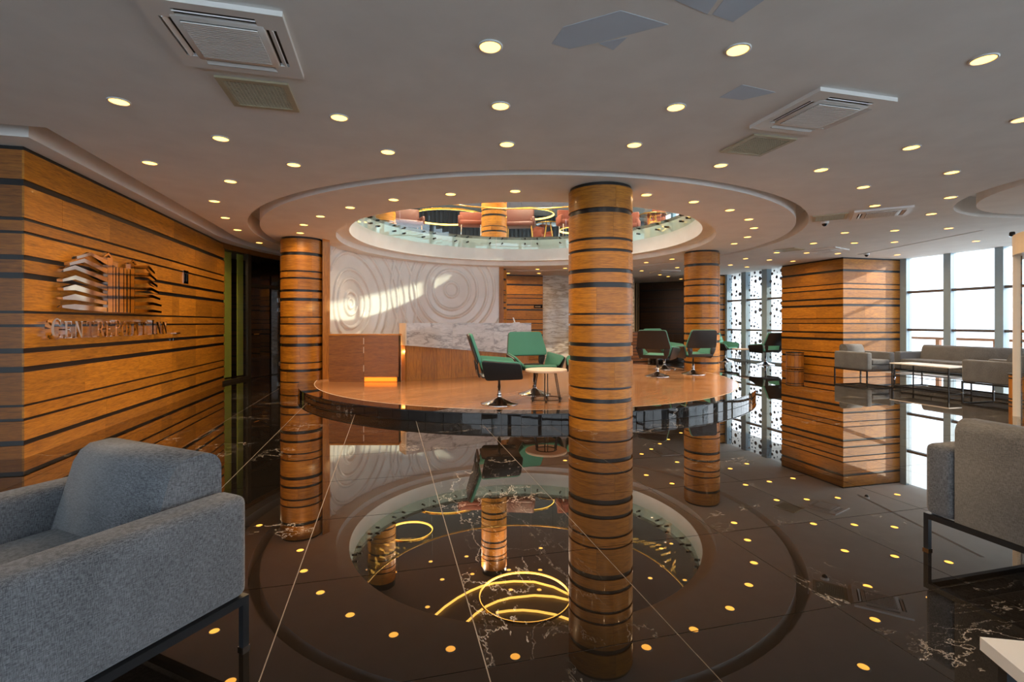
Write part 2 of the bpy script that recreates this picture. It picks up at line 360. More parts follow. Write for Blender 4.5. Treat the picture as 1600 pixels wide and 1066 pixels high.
def arcpts(cx, cy, rx, ry, a0, a1, n=14): return [(cx + rx * math.cos(math.radians(a0 + (a1 - a0) * i / n)), cy + ry * math.sin(math.radians(a0 + (a1 - a0) * i / n))) for i in range(n + 1)]
def R4(a, b, c, d): return [(a, c), (b, c), (b, d), (a, d)]
def glyph(ch):
    S, sf = .17, .05
    def stem(x): return [R4(x, x + S, 0, 1), R4(x - .07, x + S + .07, 0, sf), R4(x - .07, x + S + .07, 1 - sf, 1)]
    if ch == 'I': return .42, stem(.125)
    if ch == 'C': return .78, [arcpts(.42, .5, .39, .52, 50, 310) + arcpts(.46, .5, .25, .46, 310, 50), R4(.64, .70, .66, .96), R4(.64, .70, .06, .22)]
    if ch == 'O': return .84, [arcpts(.42, .5, .39, .52, 90, 270) + arcpts(.42, .5, .22, .47, 270, 90), arcpts(.42, .5, .39, .52, -90, 90) + arcpts(.42, .5, .22, .47, 90, -90)]
    if ch == 'E': return .70, stem(.10) + [R4(.1, .62, 0, sf), R4(.1, .60, 1 - sf, 1), R4(.1, .46, .48, .54), R4(.57, .62, 0, .24), R4(.55, .60, .78, 1), R4(.44, .48, .40, .62)]
    if ch == 'T': return .74, [R4(.285, .455, 0, 1), R4(.2, .54, 0, sf), R4(.04, .70, 1 - sf, 1), R4(.04, .09, .74, 1), R4(.65, .70, .74, 1)]
    if ch == 'N': return .86, [R4(.12, .18, 0, 1), R4(.04, .27, 0, sf), R4(.66, .72, 0, 1), R4(.58, .80, 1 - sf, 1), [(.05, 1), (.26, 1), (.72, .0), (.60, .0)]]
    bowl = [(.2, 1), (.42, 1)] + arcpts(.42, .74, .24, .26, 90, -90) + [(.2, .48), (.2, .54), (.38, .54)] + arcpts(.38, .745, .12, .205, -90, 90) + [(.2, .95)]
    if ch == 'P': return .70, stem(.10) + [bowl]
    return .80, stem(.10) + [bowl, [(.36, .50), (.52, .52), (.80, 0), (.60, 0)]]
lt = thing('sign_lettering', 'polished metal serif letters reading CENTREPOINT INN on the wood wall', 'sign', (XL + .02, 0, 0))
XF = XL + .02 + .10
lay = [('C', 79.5, 97, 498, 530), ('E', 100, 113.5, 502, 528.5), ('N', 116, 130.7, 502, 528), ('T', 134.5, 147.5, 502, 527), ('R', 151, 163, 502.5, 526.5), ('E', 165, 174.5, 502.5, 526), ('P', 179, 189, 500, 525),
       ('O', 190, 199.5, 503, 524.5), ('I', 201, 205.5, 503, 524), ('N', 207.5, 217.5, 503, 524), ('T', 219.5, 229, 503, 523.5), ('I', 236.5, 241.5, 500.5, 522.5), ('N', 243.5, 252, 503, 522), ('N', 253.5, 261.5, 503, 521.5)]
for ch, xa, xb, ya, yb in lay:
    y0, za = onX(xa, yb, XF); y1, zb = onX(xb, ya, XF); _, za2 = onX(xb, yb, XF); w, ps = glyph(ch); q = MB(); zlo = .5 * (za + za2); zhi = onX((xa + xb) / 2, ya, XF)[1]
    for k, p in enumerate(ps): q.prism([(y0 + (y1 - y0) * px / w, zlo + (zhi - zlo) * pz) for px, pz in p], 'x', .045 - .0004 * k, .10 + .0004 * k)
    me = recalc(q.mesh('letter')); obj('letter', me, 'steel', lt)

# ================================================================== COLUMNS clad in wood bands
RC = .395
def column(x, y, label, z0=0., z1=ZC, bands=COLB, seed=1, mat='wood_panel'):
    t = thing('wood_column', label, 'column', (x, y, z0), 0, 'banded wood columns')
    MB().lathe([(RC - .018, 0), (RC - .018, z1 - z0)], 48).build('core', 'black_strip', t)
    rnd = random.Random(seed); off = 0 if z0 < 1 else z0
    for a, b in spans(bands):
        if b + off > z1: continue
        r0 = rnd.choice([0., .5, 1.1]) + rnd.uniform(-.1, .1)
        for k in range(3):
            a0 = r0 + k * 2 * PI / 3
            q = MB().lathe([(RC, a), (RC, b)], 16, a0 + .002, a0 + 2 * PI / 3 - .002); q.lathe([(RC - .018, a), (RC, a)], 16, a0 + .002, a0 + 2 * PI / 3 - .002, smooth=False); q.lathe([(RC, b), (RC - .018, b)], 16, a0 + .002, a0 + 2 * PI / 3 - .002, smooth=False)
            q.build('wood_band', mat, t)
    return t
column(*W(938, 0, 0, 6.16), 'wood banded round column standing in front of the platform', seed=11)
column(*W(472, 0, 0, 9.82), 'wood banded round column beside the dark glass door', seed=12)
column(*W(1096.5, 0, 0, 11.6), 'wood banded round column behind the black backed chairs', seed=13)
pc = W(772, 0, 0, 15.4)
column(*pc, 'wood banded column mostly hidden behind the white relief wall', seed=14)
column(*pc, 'wood banded column upstairs behind the glass balustrade', 3.74, 6.5, seed=15)
column(*W(597, 0, 0, 14.6), 'upstairs wood banded column seen in the floor reflection', 3.74, 6.5, seed=16)

# ================================================================== PLATFORM
ZP = .145; RP = 4.48; RI = 4.19
pf = thing('round_platform', 'round raised wooden platform edged in black marble', 'platform', (CEN.x, CEN.y, 0))
MB().lathe([(RP - .02, 0), (RP - .02, ZP - .006), (.001, ZP - .006)], 96, smooth=False).build('core', 'grout_dark', pf)
nb = 48
for k in range(nb): MB().arcblock(RI + .012, RP, 2 * PI * k / nb + .0004, 2 * PI * (k + 1) / nb - .0004, ZP - .006, ZP, 4).build('border_tile', 'riser_marble', pf)
nr = 112
for k in range(nr): MB().arcblock(RP - .02, RP - .006, 2 * PI * k / nr + .0006, 2 * PI * (k + 1) / nr - .0006, .004, ZP - .014, 2).build('riser_tile', 'riser_marble', pf)
MB().lathe([(RI - .002, ZP - .006), (RI - .002, ZP + .0003), (RI + .012, ZP + .0003), (RI + .012, ZP - .006)], 128, smooth=False).build('edge_trim', 'inlay', pf)
def clip_circle(poly, R, n=96):
    for i in range(n):
        a = 2 * PI * (i + .5) / n; nx, ny = math.cos(a), math.sin(a); c = R * math.cos(PI / n); out = []
        for j in range(len(poly)):
            p, q = poly[j], poly[(j + 1) % len(poly)]; dp, dq = p[0] * nx + p[1] * ny - c, q[0] * nx + q[1] * ny - c
            if dp <= 0: out.append(p)
            if dp * dq < 0: t = dp / (dp - dq); out.append((p[0] + t * (q[0] - p[0]), p[1] + t * (q[1] - p[1])))
        poly = out
        if len(poly) < 3: return None
    return poly
rnd = random.Random(4); da = math.radians(28)
v = -4.2
while v < 4.2:
    x = -4.3 + rnd.uniform(-1.2, 0)
    while x < 4.2:
        w = 1.35; p = clip_circle([(x + .001, v + .001), (x + w - .001, v + .001), (x + w - .001, v + .199), (x + .001, v + .199)], RI - .003)
        x += w
        if p: MB().prism(p, 'z', ZP - .006, ZP).build('deck_plank', 'wood_deck', pf, (0, 0, 0), da)
    v += .2

# ================================================================== RECEPTION: relief wall, low counter, desk
RW = 4.2; a_l, a_r = on_ring(516, RW), on_ring(780, RW)
rw = struct(MB().arcblock(RW + .005, RW + .12, a_r, a_l, ZP, ZC, 32).build('wall_relief', 'white_paint', None, (CEN.x, CEN.y, 0)), 'curved glossy white wall with raised ripple rings')
Sl = (a_l - a_r) * RW
def s_of(x): return (a_l - on_ring(x, RW)) * RW
def z_of(x, y):
    a = on_ring(x, RW); p = (CEN.x + RW * math.cos(a), CEN.y + RW * math.sin(a)); d = p[0] * SN + p[1] * CS; return H - (y - HY) * d / F
cl = (s_of(547), z_of(547, 474)); cr = (s_of(705), z_of(705, 453))
def relief(s, z):
    if s < .01 or s > Sl - .01: return 0
    r1 = math.hypot(s - cl[0], z - cl[1]); r2 = math.hypot(s - cr[0], z - cr[1]); h = 0
    for r, R_, wd_ in ((r1, (.12, .27, .58, .80, 1.18, 1.42, 1.75, 2.0, 2.35), .042), (r2, (.21, .57, .80, 1.10, 1.32, 1.70, 1.95), .042)):
        for q in R_:
            t = abs(r - q) / wd_
            if t < 1: h = max(h, .045 * (1 - t * t) ** .5)
    return h
npx, npz = 7, 3
for i in range(npx):
    for j in range(npz):
        nu, nv = 64, 60; s0, s1 = Sl * i / npx + .001, Sl * (i + 1) / npx - .001; z0, z1 = ZP + (ZC - ZP) * j / npz + .001, ZP + (ZC - ZP) * (j + 1) / npz - .001
        vs = []; fs = []
        for b in range(nv + 1):
            for a in range(nu + 1):
                s = s0 + (s1 - s0) * a / nu; z = z0 + (z1 - z0) * b / nv; R_ = RW - relief(s, z); t = a_l - s / RW
                vs.append((R_ * math.cos(t), R_ * math.sin(t), z))
        for b in range(nv):
            for a in range(nu): k = b * (nu + 1) + a; fs.append((k, k + 1, k + nu + 2, k + nu + 1))
        MB().add(vs, fs, True).build('panel', 'gloss_white', rw)
# flat pilaster on the left of the relief wall, end post on its right
pb = Vector(W(504, 0, 0, 9.75)); pe = Vector((CEN.x + RW * math.cos(a_l), CEN.y + RW * math.sin(a_l)))
p515 = Vector(W(515, 0, 0, 9.9))
m = MB().prism([tuple(pb), tuple(p515), tuple(pe), tuple(pe + Vector((-.15, .1))), tuple(pb + Vector((0, .3)))], 'z', ZP, ZC); recalc_me = recalc(m.mesh('pilaster'))
tag(obj('pilaster', recalc_me, 'wood_vertical'), 'flat wood pilaster between the column and the white relief wall', 'pilaster')
ar = a_r - .03
m = MB().arcblock(RW - .05, RW + .16, ar, a_r + .001, ZP, ZC, 2); tag(obj('end_post', recalc(m.mesh('end_post')), 'wood_vertical', None, (CEN.x, CEN.y, 0)), 'narrow wood post closing the right end of the white relief wall', 'post')
# low counter with two doors
q0, q1 = Vector(W(514, 597, ZP)), Vector(W(622.5, 597, ZP)); dv = (q1 - q0); Lc = dv.length; ac = math.atan2(dv.y, dv.x)
zt = H - (522 - HY) * 9.4 / F
lc = thing('low_counter', 'low brown wood cabinet in front of the white relief wall', 'cabinet', (q0.x, q0.y, ZP), ac)
BOX(.0, Lc, .02, .20, .0, zt - ZP - .03).build('body', 'dark_void', lc); BOX(-.0, Lc + .01, -.01, .22, zt - ZP - .03, zt - ZP).build('counter_top', 'wood_panel', lc)
BOX(.0, Lc / 2 - .002, 0, .02, .0, zt - ZP - .032).build('door', 'wood_brown', lc)
d2 = BOX(Lc / 2 + .002, Lc, 0, .02, .095, zt - ZP - .032).build('door', 'wood_brown', lc)
for z0, z1 in ((.20, .32), (.55, .67), (.72, .84)): BOX(Lc / 2 - .006, Lc / 2 + .006, -.004, .002, z0, z1).build('hinge', 'inlay', lc)
BOX(Lc / 2 + .01, Lc - .03, .004, .02, .005, .09).build('kick_light', 'kick_light', lc)
kl = bpy.data.lights.new('kick_lamp', 'AREA'); kl.energy = .12; kl.color = (1, .42, .08); kl.shape = 'RECTANGLE'; kl.size = .6; kl.size_y = .06
ko = bpy.data.objects.new('kick_lamp', kl); COL.objects.link(ko); ko.parent = lc; ko.location = (Lc * .74, -.012, .05); ko.rotation_euler = (PI / 2, 0, 0)
# desk
e0, e1 = Vector(W(637, 596, ZP)), Vector(W(745, 588.7, ZP)); dd = (e1 - e0).normalized(); ad = math.atan2(dd.y, dd.x)
t = (829 - CX) / F; vx, vy = SN + t * CS, CS - t * SN          # far end of the desk where the ray meets the desk line
k = (e0.x * vy - e0.y * vx) / (dd.y * vx - dd.x * vy); Ld = k
rd = thing('reception_desk', 'reception desk with veined white marble front over slatted wood', 'desk', (e0.x, e0.y, ZP), ad)
zd = H - 1.0 * 9.5 / F - ZP
zb0 = H - (540 - HY) * 9.5 / F - ZP; zb1 = max(zb0 - .26 * Ld / 2.6, .35)
nsl = 9
for i in range(nsl):
    xa, xb = Ld * i / nsl, Ld * (i + 1) / nsl
    BOX(xa + .0015, xb - .0015, .06, .085, 0, zb0 + .02).build('base_board', 'wood_vertical', rd)
BOX(.02, Ld, .085, .30, 0, zb0).build('core', 'dark_void', rd); BOX(-.02, .03, .085, .30, 0, zb0 + .02).build('end_board', 'wood_vertical', rd)
for i in range(3):
    xa, xb = -.02 + (Ld + .04) * i / 3 + .001, -.02 + (Ld + .04) * (i + 1) / 3 - .001; f0 = zb0 + (zb1 - zb0) * xa / Ld; f1 = zb0 + (zb1 - zb0) * xb / Ld
    me = recalc(MB().prism([(xa, f0), (xb, f1), (xb, zd), (xa, zd)], 'y', 0, .06).mesh('marble_slab')); obj('marble_slab', me, 'desk_marble', rd)
BOX(-.02, Ld + .02, .061, .34, zd - .05, zd).build('counter_top', 'desk_marble', rd); BOX(-.045, -.021, 0, .34, zb0, zd).build('end_slab', 'cream', rd)
gl = bpy.data.lights.new('desk_lamp', 'POINT'); gl.energy = 4; gl.color = (1, .45, .1); gl.shadow_soft_size = 0.
go = bpy.data.objects.new('desk_lamp', gl); COL.objects.link(go); go.parent = rd; go.location = (-.12, .35, .55)
ph = thing('desk_phone', 'small pale device standing at the far end of the desk', 'phone', (e0.x + dd.x * (Ld - .25) - dd.y * .2, e0.y + dd.y * (Ld - .25) + dd.x * .2, ZP + zd), ad)
BOX(-.06, .06, -.05, .05, 0, .015).build('stand', 'plastic_white', ph); me = MB().prism([(-.05, .015), (-.03, .015), (-.075, .12), (-.095, .12)], 'y', -.012, .012); me.build('handset', 'plastic_white', ph)

# ================================================================== LEFT GLASS PARTITION
RPAR = 6.27
def ang(x): return on_ring(x, RPAR)
A0, A1 = ang(345.5), ang(441)
par = struct(MB().arcblock(RPAR, RPAR + .06, A1 - .04, A0, 2.83, ZC, 12).build('door_1', 'wood_brown', None, (CEN.x, CEN.y, 0)), 'dark glass door and side panes below a curved wood header')
def seg(name, xa, xb, z0, z1, mat, dr=.0, th=.04, lab=None):
    o = MB().arcblock(RPAR + dr, RPAR + dr + th, ang(xb), ang(xa), z0, z1, 3); o = obj(name, recalc(o.mesh(name)), mat, par)
    if lab: o['label'] = lab
seg('pane', 346, 388, .05, 2.83, 'clear_glass', .01, .012)
for xa, xb in ((338, 361.5), (371, 380)):
    o = MB().arcblock(RPAR + .55, RPAR + .57, on_ring(xb, RPAR + .55), on_ring(xa, RPAR + .55), .02, 2.9, 3); o = obj('curtain', recalc(o.mesh('curtain')), 'olive_curtain', par); o['label'] = 'olive green curtain panel behind the glass'
seg('frame_post', 387, 392, 0, 2.83, 'bronze_frame', -.01, .06); seg('frame_post', 437.5, 441, 0, 2.83, 'bronze_frame', -.01, .06); seg('transom', 392, 437.5, 2.10, 2.17, 'bronze_frame', -.01, .06)
seg('sill', 346, 388, 0, .06, 'bronze_frame', -.01, .06); seg('door_leaf', 392.3, 437, .01, 2.09, 'dark_glass', .01, .012); seg('transom_pane', 392.3, 437, 2.18, 2.82, 'dark_glass', .01, .012)
for z in (.25, 1.59, 1.83): seg('hinge', 434.8, 437.2, z - .05, z + .05, 'steel', -.012, .02)
seg('door_handle', 394, 402, 1.0, 1.02, 'gold', -.05, .015)
struct(MB().lathe([(RPAR + 1.6, 0), (RPAR + 1.6, ZC)], 24, A1 - .5, A0 + .2, CEN.x, CEN.y).build('wall_corridor', 'dark_void'))

# ================================================================== BACK WALLS
YB = 16.6; xs0 = onY(848, 0, YB)[0]; xs1 = 8.9
wb = struct(BOX(-3, xs0, YB, YB + .15, 0, ZC).build('wall_back', 'black_strip'), 'wood plank wall with black grooves behind the reception')
planks(wb, (1.0, YB), (xs0, YB), spans(WALLB), (), 'wood_panel', .018, 21)
sx = onY(834, 479, YB); sp = BOX(sx[0], xs0 - .02, YB - .03, YB - .019, sx[1] - .06, sx[1] + .05).build('door_plate', 'lens_black'); tag(sp, 'small black plate on the wood wall behind the desk', 'sign')
for k in range(5): BOX(sx[0] + .04 + .042 * k, sx[0] + .07 + .042 * k, YB - .032, YB - .0301, sx[1] - .025, sx[1] + .008).build('mark', 'gold_slat', sp)
wm = struct(BOX(xs0, xs1, YB + .05, YB + .2, 0, ZC).build('wall_marble', 'grout'), 'beige marble wall with diagonal veins')
for i in range(3):
    for j in range(2):
        w = (xs1 - xs0) / 3; BOX(-w / 2 + .001, w / 2 - .001, -.02, 0, -ZC / 4 + .001, ZC / 4 - .001).build('slab', 'beige_marble', wm, (xs0 + w * (i + .5), YB + .05, ZC * (j + .5) / 2))
ws = struct(BOX(8.9, 10.9, 18.8, 18.95, 0, ZC).build('wall_slats', 'dark_void'), 'dark wall with thin vertical gold slats')
for k in range(14): BOX(-.02, .02, -.05, 0, 0, ZC).build('slat', 'gold_slat', ws, (8.95 + .1 * k, 18.8, 0))
struct(BOX(8.78, 8.9, YB + .05, 18.95, 0, ZC).build('wall_alcove', 'dark_void'))
wdg = struct(MB().prism([(10.25, 18.65), (11.55, 17.35), (11.7, 17.5), (10.4, 18.9)], 'z', 0, ZC).build('wall_diagonal', 'black_strip'), 'wood plank wall with its shade put into the dark brown colour')
planks(wdg, (10.25, 18.65), (11.55, 17.35), spans(WALLB), (), 'wood_shaded', .018, 31)  # plank colour darkened to stand in for the shade here
wr0 = struct(BOX(11.55, 11.7, 14.9, 17.5, 0, ZC).build('wall_right_rear', 'black_strip')); planks(wr0, (11.55, 17.4), (11.55, 14.9), spans(WALLB), (), 'wood_shaded', .018, 33)
pr = struct(BOX(10.95, 11.7, 14.82, 14.9, 0, ZC).build('wall_pier_rear', 'black_strip'), 'narrow wood plank pier beside the dotted windows'); planks(pr, (10.9, 14.82), (11.45, 14.82), spans(COLB), None, 'wood_panel', .018, 35)
# low slatted counter and marble plinth beyond the platform
lw = W(998, 0, 0, 16.0); sc = thing('slatted_counter', 'low counter of horizontal wood slats beyond the platform', 'counter', (lw[0], lw[1], 0))
BOX(-.9, .33, .02, .4, 0, .97).build('body', 'dark_void', sc)
for k in range(9): BOX(-.9, .33, 0, .02, .02 + .106 * k, .105 + .106 * k).build('slat', 'wood_brown', sc)
mp = W(1046, 0, 0, 15.9); tag(obj('marble_plinth', MB().rbox(-.55, .62, -.1, .4, 0, .2, .01, 1).mesh('marble_plinth'), 'riser_marble', None, (mp[0], mp[1], 0)), 'low black marble plinth behind the far swivel chairs', 'plinth')

# ================================================================== RIGHT: PIER AND WINDOWS
PX, PY = 11.22, 10.05
pier = struct(BOX(PX, 13.2, PY, 12.05, 0, ZC).build('wall_pier', 'black_strip'), 'square wood plank pier between the windows')
planks(pier, (PX, 12.05), (PX, PY), spans(COLB), (), 'wood_panel', .018, 41); planks(pier, (PX - .018, PY), (13.1, PY), spans(COLB), (), 'wood_panel', .018, 42)
def window_run(name, p0, p1, n, zs, panemat, label, mull=.16, zt=ZC, z0=0., rows=None):
    p0 = Vector(p0); p1 = Vector(p1); d = p1 - p0; Ln = d.length; an = math.atan2(d.y, d.x)
    w = struct(BOX(0, Ln, -.06, .06, z0, z0 + .06).build(name, 'window_metal', None, (p0.x, p0.y, 0), an), label)
    for i in range(n + 1):
        x = Ln * i / n; BOX(x - mull / 2, x + mull / 2, -.09, .09, z0, zt).build('mullion', 'window_metal', w)
    lv = [z0 + .06] + list(zs) + [zt]
    for i in range(n):
        xa, xb = Ln * i / n + mull / 2, Ln * (i + 1) / n - mull / 2
        for j in range(len(lv) - 1):
            BOX(xa, xb, -.006, .006, lv[j] + (.03 if j else 0), lv[j + 1] - (.03 if j < len(lv) - 2 else 0)).build('pane', panemat, w)
        for z in zs: BOX(xa, xb, -.06, .05, z - .03, z + .03).build('transom', 'transom_metal', w)
    return w
w_dot = window_run('window_1', (11.50, 14.82), (11.50, 12.05), 3, (1.03, 2.02), 'clear_glass', 'tall windows with a dotted film beside the wood pier', .22)
rnd = random.Random(9)
for i in range(3):                        # round prints on the film, the same set in each pane of a column
    for j, (za, zb) in enumerate(((.06, 1.0), (1.06, 1.99), (2.05, ZC))):
        q = MB(); r2 = random.Random(100 + i); got = []
        for _ in range(400):
            r = r2.choice([.018, .022, .03, .045, .055, .062, .07]); x = r2.uniform(.16, 2.77 / 3 - .16); z = r2.uniform(.05, .90)
            if z > zb - za - .05 or any(math.hypot(x - a, z - b) < r + c + .035 for a, b, c in got): continue
            got.append((x, z, r))
            if len(got) >= 24: break
        for x, z, r in got: q.prism([(2.77 / 3 * i + x + r * math.cos(2 * PI * k / 14), za + z + r * math.sin(2 * PI * k / 14)) for k in range(14)], 'y', -.009, -.007)
        o = q.build('dot_print', 'dot_print', w_dot); o['kind'] = 'stuff'
window_run('window_2', (13.12, 9.93), (13.12, 4.75), 5, (1.09, 2.06), 'clear_glass', 'tall clear windows behind the grey sofas', .16)
window_run('window_3', (13.12, 4.75), (10.3, 4.75), 2, (1.08, 1.98), 'clear_glass', 'return glazing of the entrance', .16)
window_run('window_4', (9.05, 2.45), (9.05, -4.6), 5, (1.08, 1.98), 'clear_glass', 'glazed front beside the revolving door', .16)
window_run('window_5', (-9, -4.6), (9.05, -4.6), 12, (1.08, 1.98), 'clear_glass', 'glazed front behind the viewer', .14)
# outside railing
rl = thing('railing', 'brown wooden railing outside the right windows', 'railing', (15.5, 4.0, -.15))
BOX(-.03, .03, -2, 9, .93, 1.0).build('top_rail', 'wood_rail', rl)
for k in range(8): BOX(-.05, .05, -.05, .05, 0, .93).build('post', 'wood_rail', rl, (0, -1.6 + 1.4 * k, 0))

# ================================================================== REVOLVING DOOR
rv = thing('revolving_door', 'cream framed revolving door at the right edge', 'door', (C2.x, C2.y, 0)); Rv = 1.36
MB().lathe([(Rv - .12, 2.19), (Rv, 2.19), (Rv, 2.46), (.001, 2.46)], 64, smooth=False).build('drum', 'cream', rv); MB().lathe([(.001, 2.195), (Rv - .12, 2.195)], 48, smooth=False).build('soffit', 'dark_void', rv)
tx, ty = W(1581, 0, 0, 6.75); a_p = math.atan2(ty - C2.y, tx - C2.x)
for a in (a_p, a_p + PI / 2, a_p + PI, a_p + 1.5 * PI):
    MB().arcblock(Rv - .08, Rv - .005, a - .035, a + .035, 0, 2.19, 3).build('post', 'cream', rv); MB().arcblock(Rv - .10, Rv - .03, a - .085, a - .037, 0, 2.19, 2).build('post_lining', 'bronze_frame', rv)
for a in (a_p + .04, a_p + PI + .04): MB().arcblock(Rv - .055, Rv - .045, a, a + PI / 2 - .08, .02, 2.19, 12).build('curved_pane', 'clear_glass', rv)
MB().lathe([(.03, 0), (.03, 2.19)], 12).build('pivot', 'steel', rv)
for k in range(3):
    w = BOX(.04, Rv - .14, -.006, .006, .03, 2.16).build('wing', 'clear_glass', rv, (0, 0, 0), a_p + .5 + k * 2 * PI / 3); MB().tube([(.9, -.04, .9), (.9, -.04, 1.3)], .012).build('push_bar', 'steel', w)
m = MB().rbox(-.06, .06, -.03, .03, 0, .06, .015, 2); cm = thing('door_sensor', 'small black sensor on top of the revolving door drum', 'sensor', (C2.x + Rv * math.cos(a_p), C2.y + Rv * math.sin(a_p), 2.461), a_p + PI / 2); m.build('housing', 'lens_black', cm)

# ================================================================== SOFAS
def sofa(label, cat, name, Wd, loc, rz, dep=.82, group='grey upholstered seating'):
    """origin: rear corner on the right-hand side as seen from behind; +x runs along the back, +y to the front"""
    t = thing(name, label, cat, (loc[0], loc[1], 0), rz, group); zl, za, zk, aw = .19, .605, .765, .15
    for x0, x1 in ((0, aw), (Wd - aw, Wd)): MB().rbox(x0, x1, 0, dep, zl + .02, za, .035, 4).build('arm', 'grey_fabric', t)
    MB().rbox(aw, Wd - aw, .03, dep - .02, zl + .02, .33, .02, 2).build('seat_base', 'grey_fabric', t)
    n = 1 if Wd < 1.2 else (2 if Wd < 1.9 else 3); iw = (Wd - 2 * aw) / n
    for i in range(n): MB().rbox(aw + iw * i + .003, aw + iw * (i + 1) - .003, .2, dep + .005, .332, .445, .03, 3).build('seat_cushion', 'grey_fabric', t)
    prof = [(.005, .212), (.005, zk - .07)] + [(.075 + .07 * math.cos(math.radians(a)), zk - .07 + .07 * math.sin(math.radians(a))) for a in range(170, 85, -20)]
    prof += [(.15, zk - .004), (.185, zk - .028), (.21, zk - .07), (.285, .43), (.29, .34), (.2, .22)]
    q = MB().prism(prof, 'x', aw + .004, Wd - aw - .004); q.sm = [len(f) == 4 for f in q.f]; obj('backrest', recalc(q.mesh('backrest')), 'grey_fabric', t)
    fr = MB()
    for a in ((.0, Wd, .0, .025), (.0, Wd, dep - .025, dep), (.0, .025, .025, dep - .025), (Wd - .025, Wd, .025, dep - .025)): fr.box(a[0], a[1], a[2], a[3], zl - .01, zl + .02)
    fr.build('frame', 'black_metal', t)
    for x in (.0, Wd - .025):
        for y in (.0, dep - .025):
            lg = BOX(x, x + .025, y, y + .025, .0, zl - .01).build('leg', 'black_metal', t); BOX(x - .003, x + .028, y - .003, y + .028, .0, .012).build('foot', 'steel', lg)
    return t
fx, fy = -.62, -.785                                   # near left armchair: rear corner (-.54, 2.12), facing (fx, fy)
rzA = math.atan2(fy, fx) - PI / 2
sofa('large grey armchair at the left edge of the picture', 'armchair', 'armchair', .95, (-.53 - 0 * fx, 2.13), rzA)
def sofa_at(label, cat, name, Wd, rear_a, face, dep=.82):   # rear_a: rear corner from which the back runs along face turned by +90 deg
    return sofa(label, cat, name, Wd, rear_a, math.atan2(face[1], face[0]) - PI / 2, dep)
sofa_at('grey sofa seen from behind at the right edge', 'sofa', 'sofa', 1.75, (2.93, 2.12), (1, 0))
sofa_at('grey armchair standing before the sunlit wood pier', 'armchair', 'armchair', .80, (11.13, 9.50), (0, -1), .84)
sofa_at('long grey sofa along the right windows', 'sofa', 'sofa', 2.3, (12.28, 6.62), (-1, 0), .86)
sofa_at('grey armchair with its side to the viewer beside the revolving door', 'armchair', 'armchair', .80, (10.13, 5.86), (0, 1), .82)
# coffee table between them
ct = thing('coffee_table', 'low coffee table with thin black frame among the right sofas', 'table', (10.62, 7.22, 0), 0); BOX(-.02, .62, -.02, 1.15, .385, .405).build('table_top', 'white_top', ct)
for x in (0, .6):
    for y in (0, 1.11): BOX(x - .01, x + .01, y - .01, y + .01, 0, .385).build('leg', 'black_metal', ct)
for z in (.13, .20):
    q = MB()
    for a in ((0, .6, -.006, .006), (0, .6, 1.104, 1.116), (-.006, .006, 0, 1.11), (.594, .606, 0, 1.11)): q.box(a[0], a[1], a[2], a[3], z - .006, z + .006)
    q.build('rail', 'black_metal', ct)
# white table corner at bottom right
wt = thing('white_table', 'white table top cutting into the bottom right corner', 'table', (1.57, .99, 0), math.radians(-24))
BOX(0, .9, -.55, 0, .385, .42).build('table_top', 'white_top', wt)
for x in (.04, .86):
    for y in (-.51, -.04): BOX(x - .015, x + .015, y - .015, y + .015, 0, .385).build('leg', 'black_metal', wt)
# wooden bins
def bin_(label, x, y):
    t = thing('wooden_bin', label, 'bin', (x, y, 0), 0, 'wooden bins'); n = 16
    for k in range(n): MB().arcblock(.19, .215, 2 * PI * k / n + .01, 2 * PI * (k + 1) / n - .01, .02, .44, 1).build('stave', 'wood_vertical', t)
    MB().lathe([(.19, .02), (.19, .43), (.001, .05)], 24, smooth=False).build('liner', 'dark_void', t)
    for z in (.05, .38): MB().lathe([(.216, z), (.219, z), (.219, z + .02), (.216, z + .02)], 24, smooth=False).build('hoop', 'black_metal', t)
    MB().lathe([(.18, .44), (.225, .44), (.225, .46), (.18, .46), (.18, .44)], 24, smooth=False).build('rim', 'bronze_frame', t)
bin_('round wooden bin by the left face of the wood pier', 10.9, 11.25); bin_('round wooden bin beside the revolving door', 9.83, 5.55)

# ================================================================== SWIVEL CHAIRS AND WIRE TABLES
def panel(m, inner, th, r=.012, rc=.045):       # quad solid: inner face corners (ccw seen from inside), thickness away from it
    p0_ = [Vector(a) for a in inner]; n = (p0_[1] - p0_[0]).cross(p0_[-1] - p0_[0]).normalized(); bm = bmesh.new(); p = []
    for i, c in enumerate(p0_):              # round the outline's corners
        a_, b_ = p0_[i - 1], p0_[(i + 1) % len(p0_)]; da_, db_ = (a_ - c), (b_ - c); q = min(rc, da_.length * .4, db_.length * .4); u_, w_ = c + da_.normalized() * q, c + db_.normalized() * q
        p += [u_ * (1 - t_) ** 2 + c * 2 * t_ * (1 - t_) + w_ * t_ * t_ for t_ in (0, .33, .67, 1)]
    k = len(p)
    a = [bm.verts.new(q) for q in p]; b = [bm.verts.new(q - n * th) for q in p]
    bm.faces.new(a); bm.faces.new(b[::-1])
    for i in range(k): bm.faces.new((a[i], b[i], b[(i + 1) % k], a[(i + 1) % k]))
    bmesh.ops.recalc_face_normals(bm, faces=bm.faces)
    rim = [e for e in bm.edges if any(len(f.verts) > 4 for f in e.link_faces)]
    bmesh.ops.bevel(bm, geom=rim, offset=r, segments=2, affect='EDGES', profile=.5, clamp_overlap=True); bm.verts.index_update()
    m.add([v.co for v in bm.verts], [[v.index for v in f.verts] for f in bm.faces], True); bm.free()
def lerp(a, b, t): return tuple(a[i] + (b[i] - a[i]) * t for i in range(3))
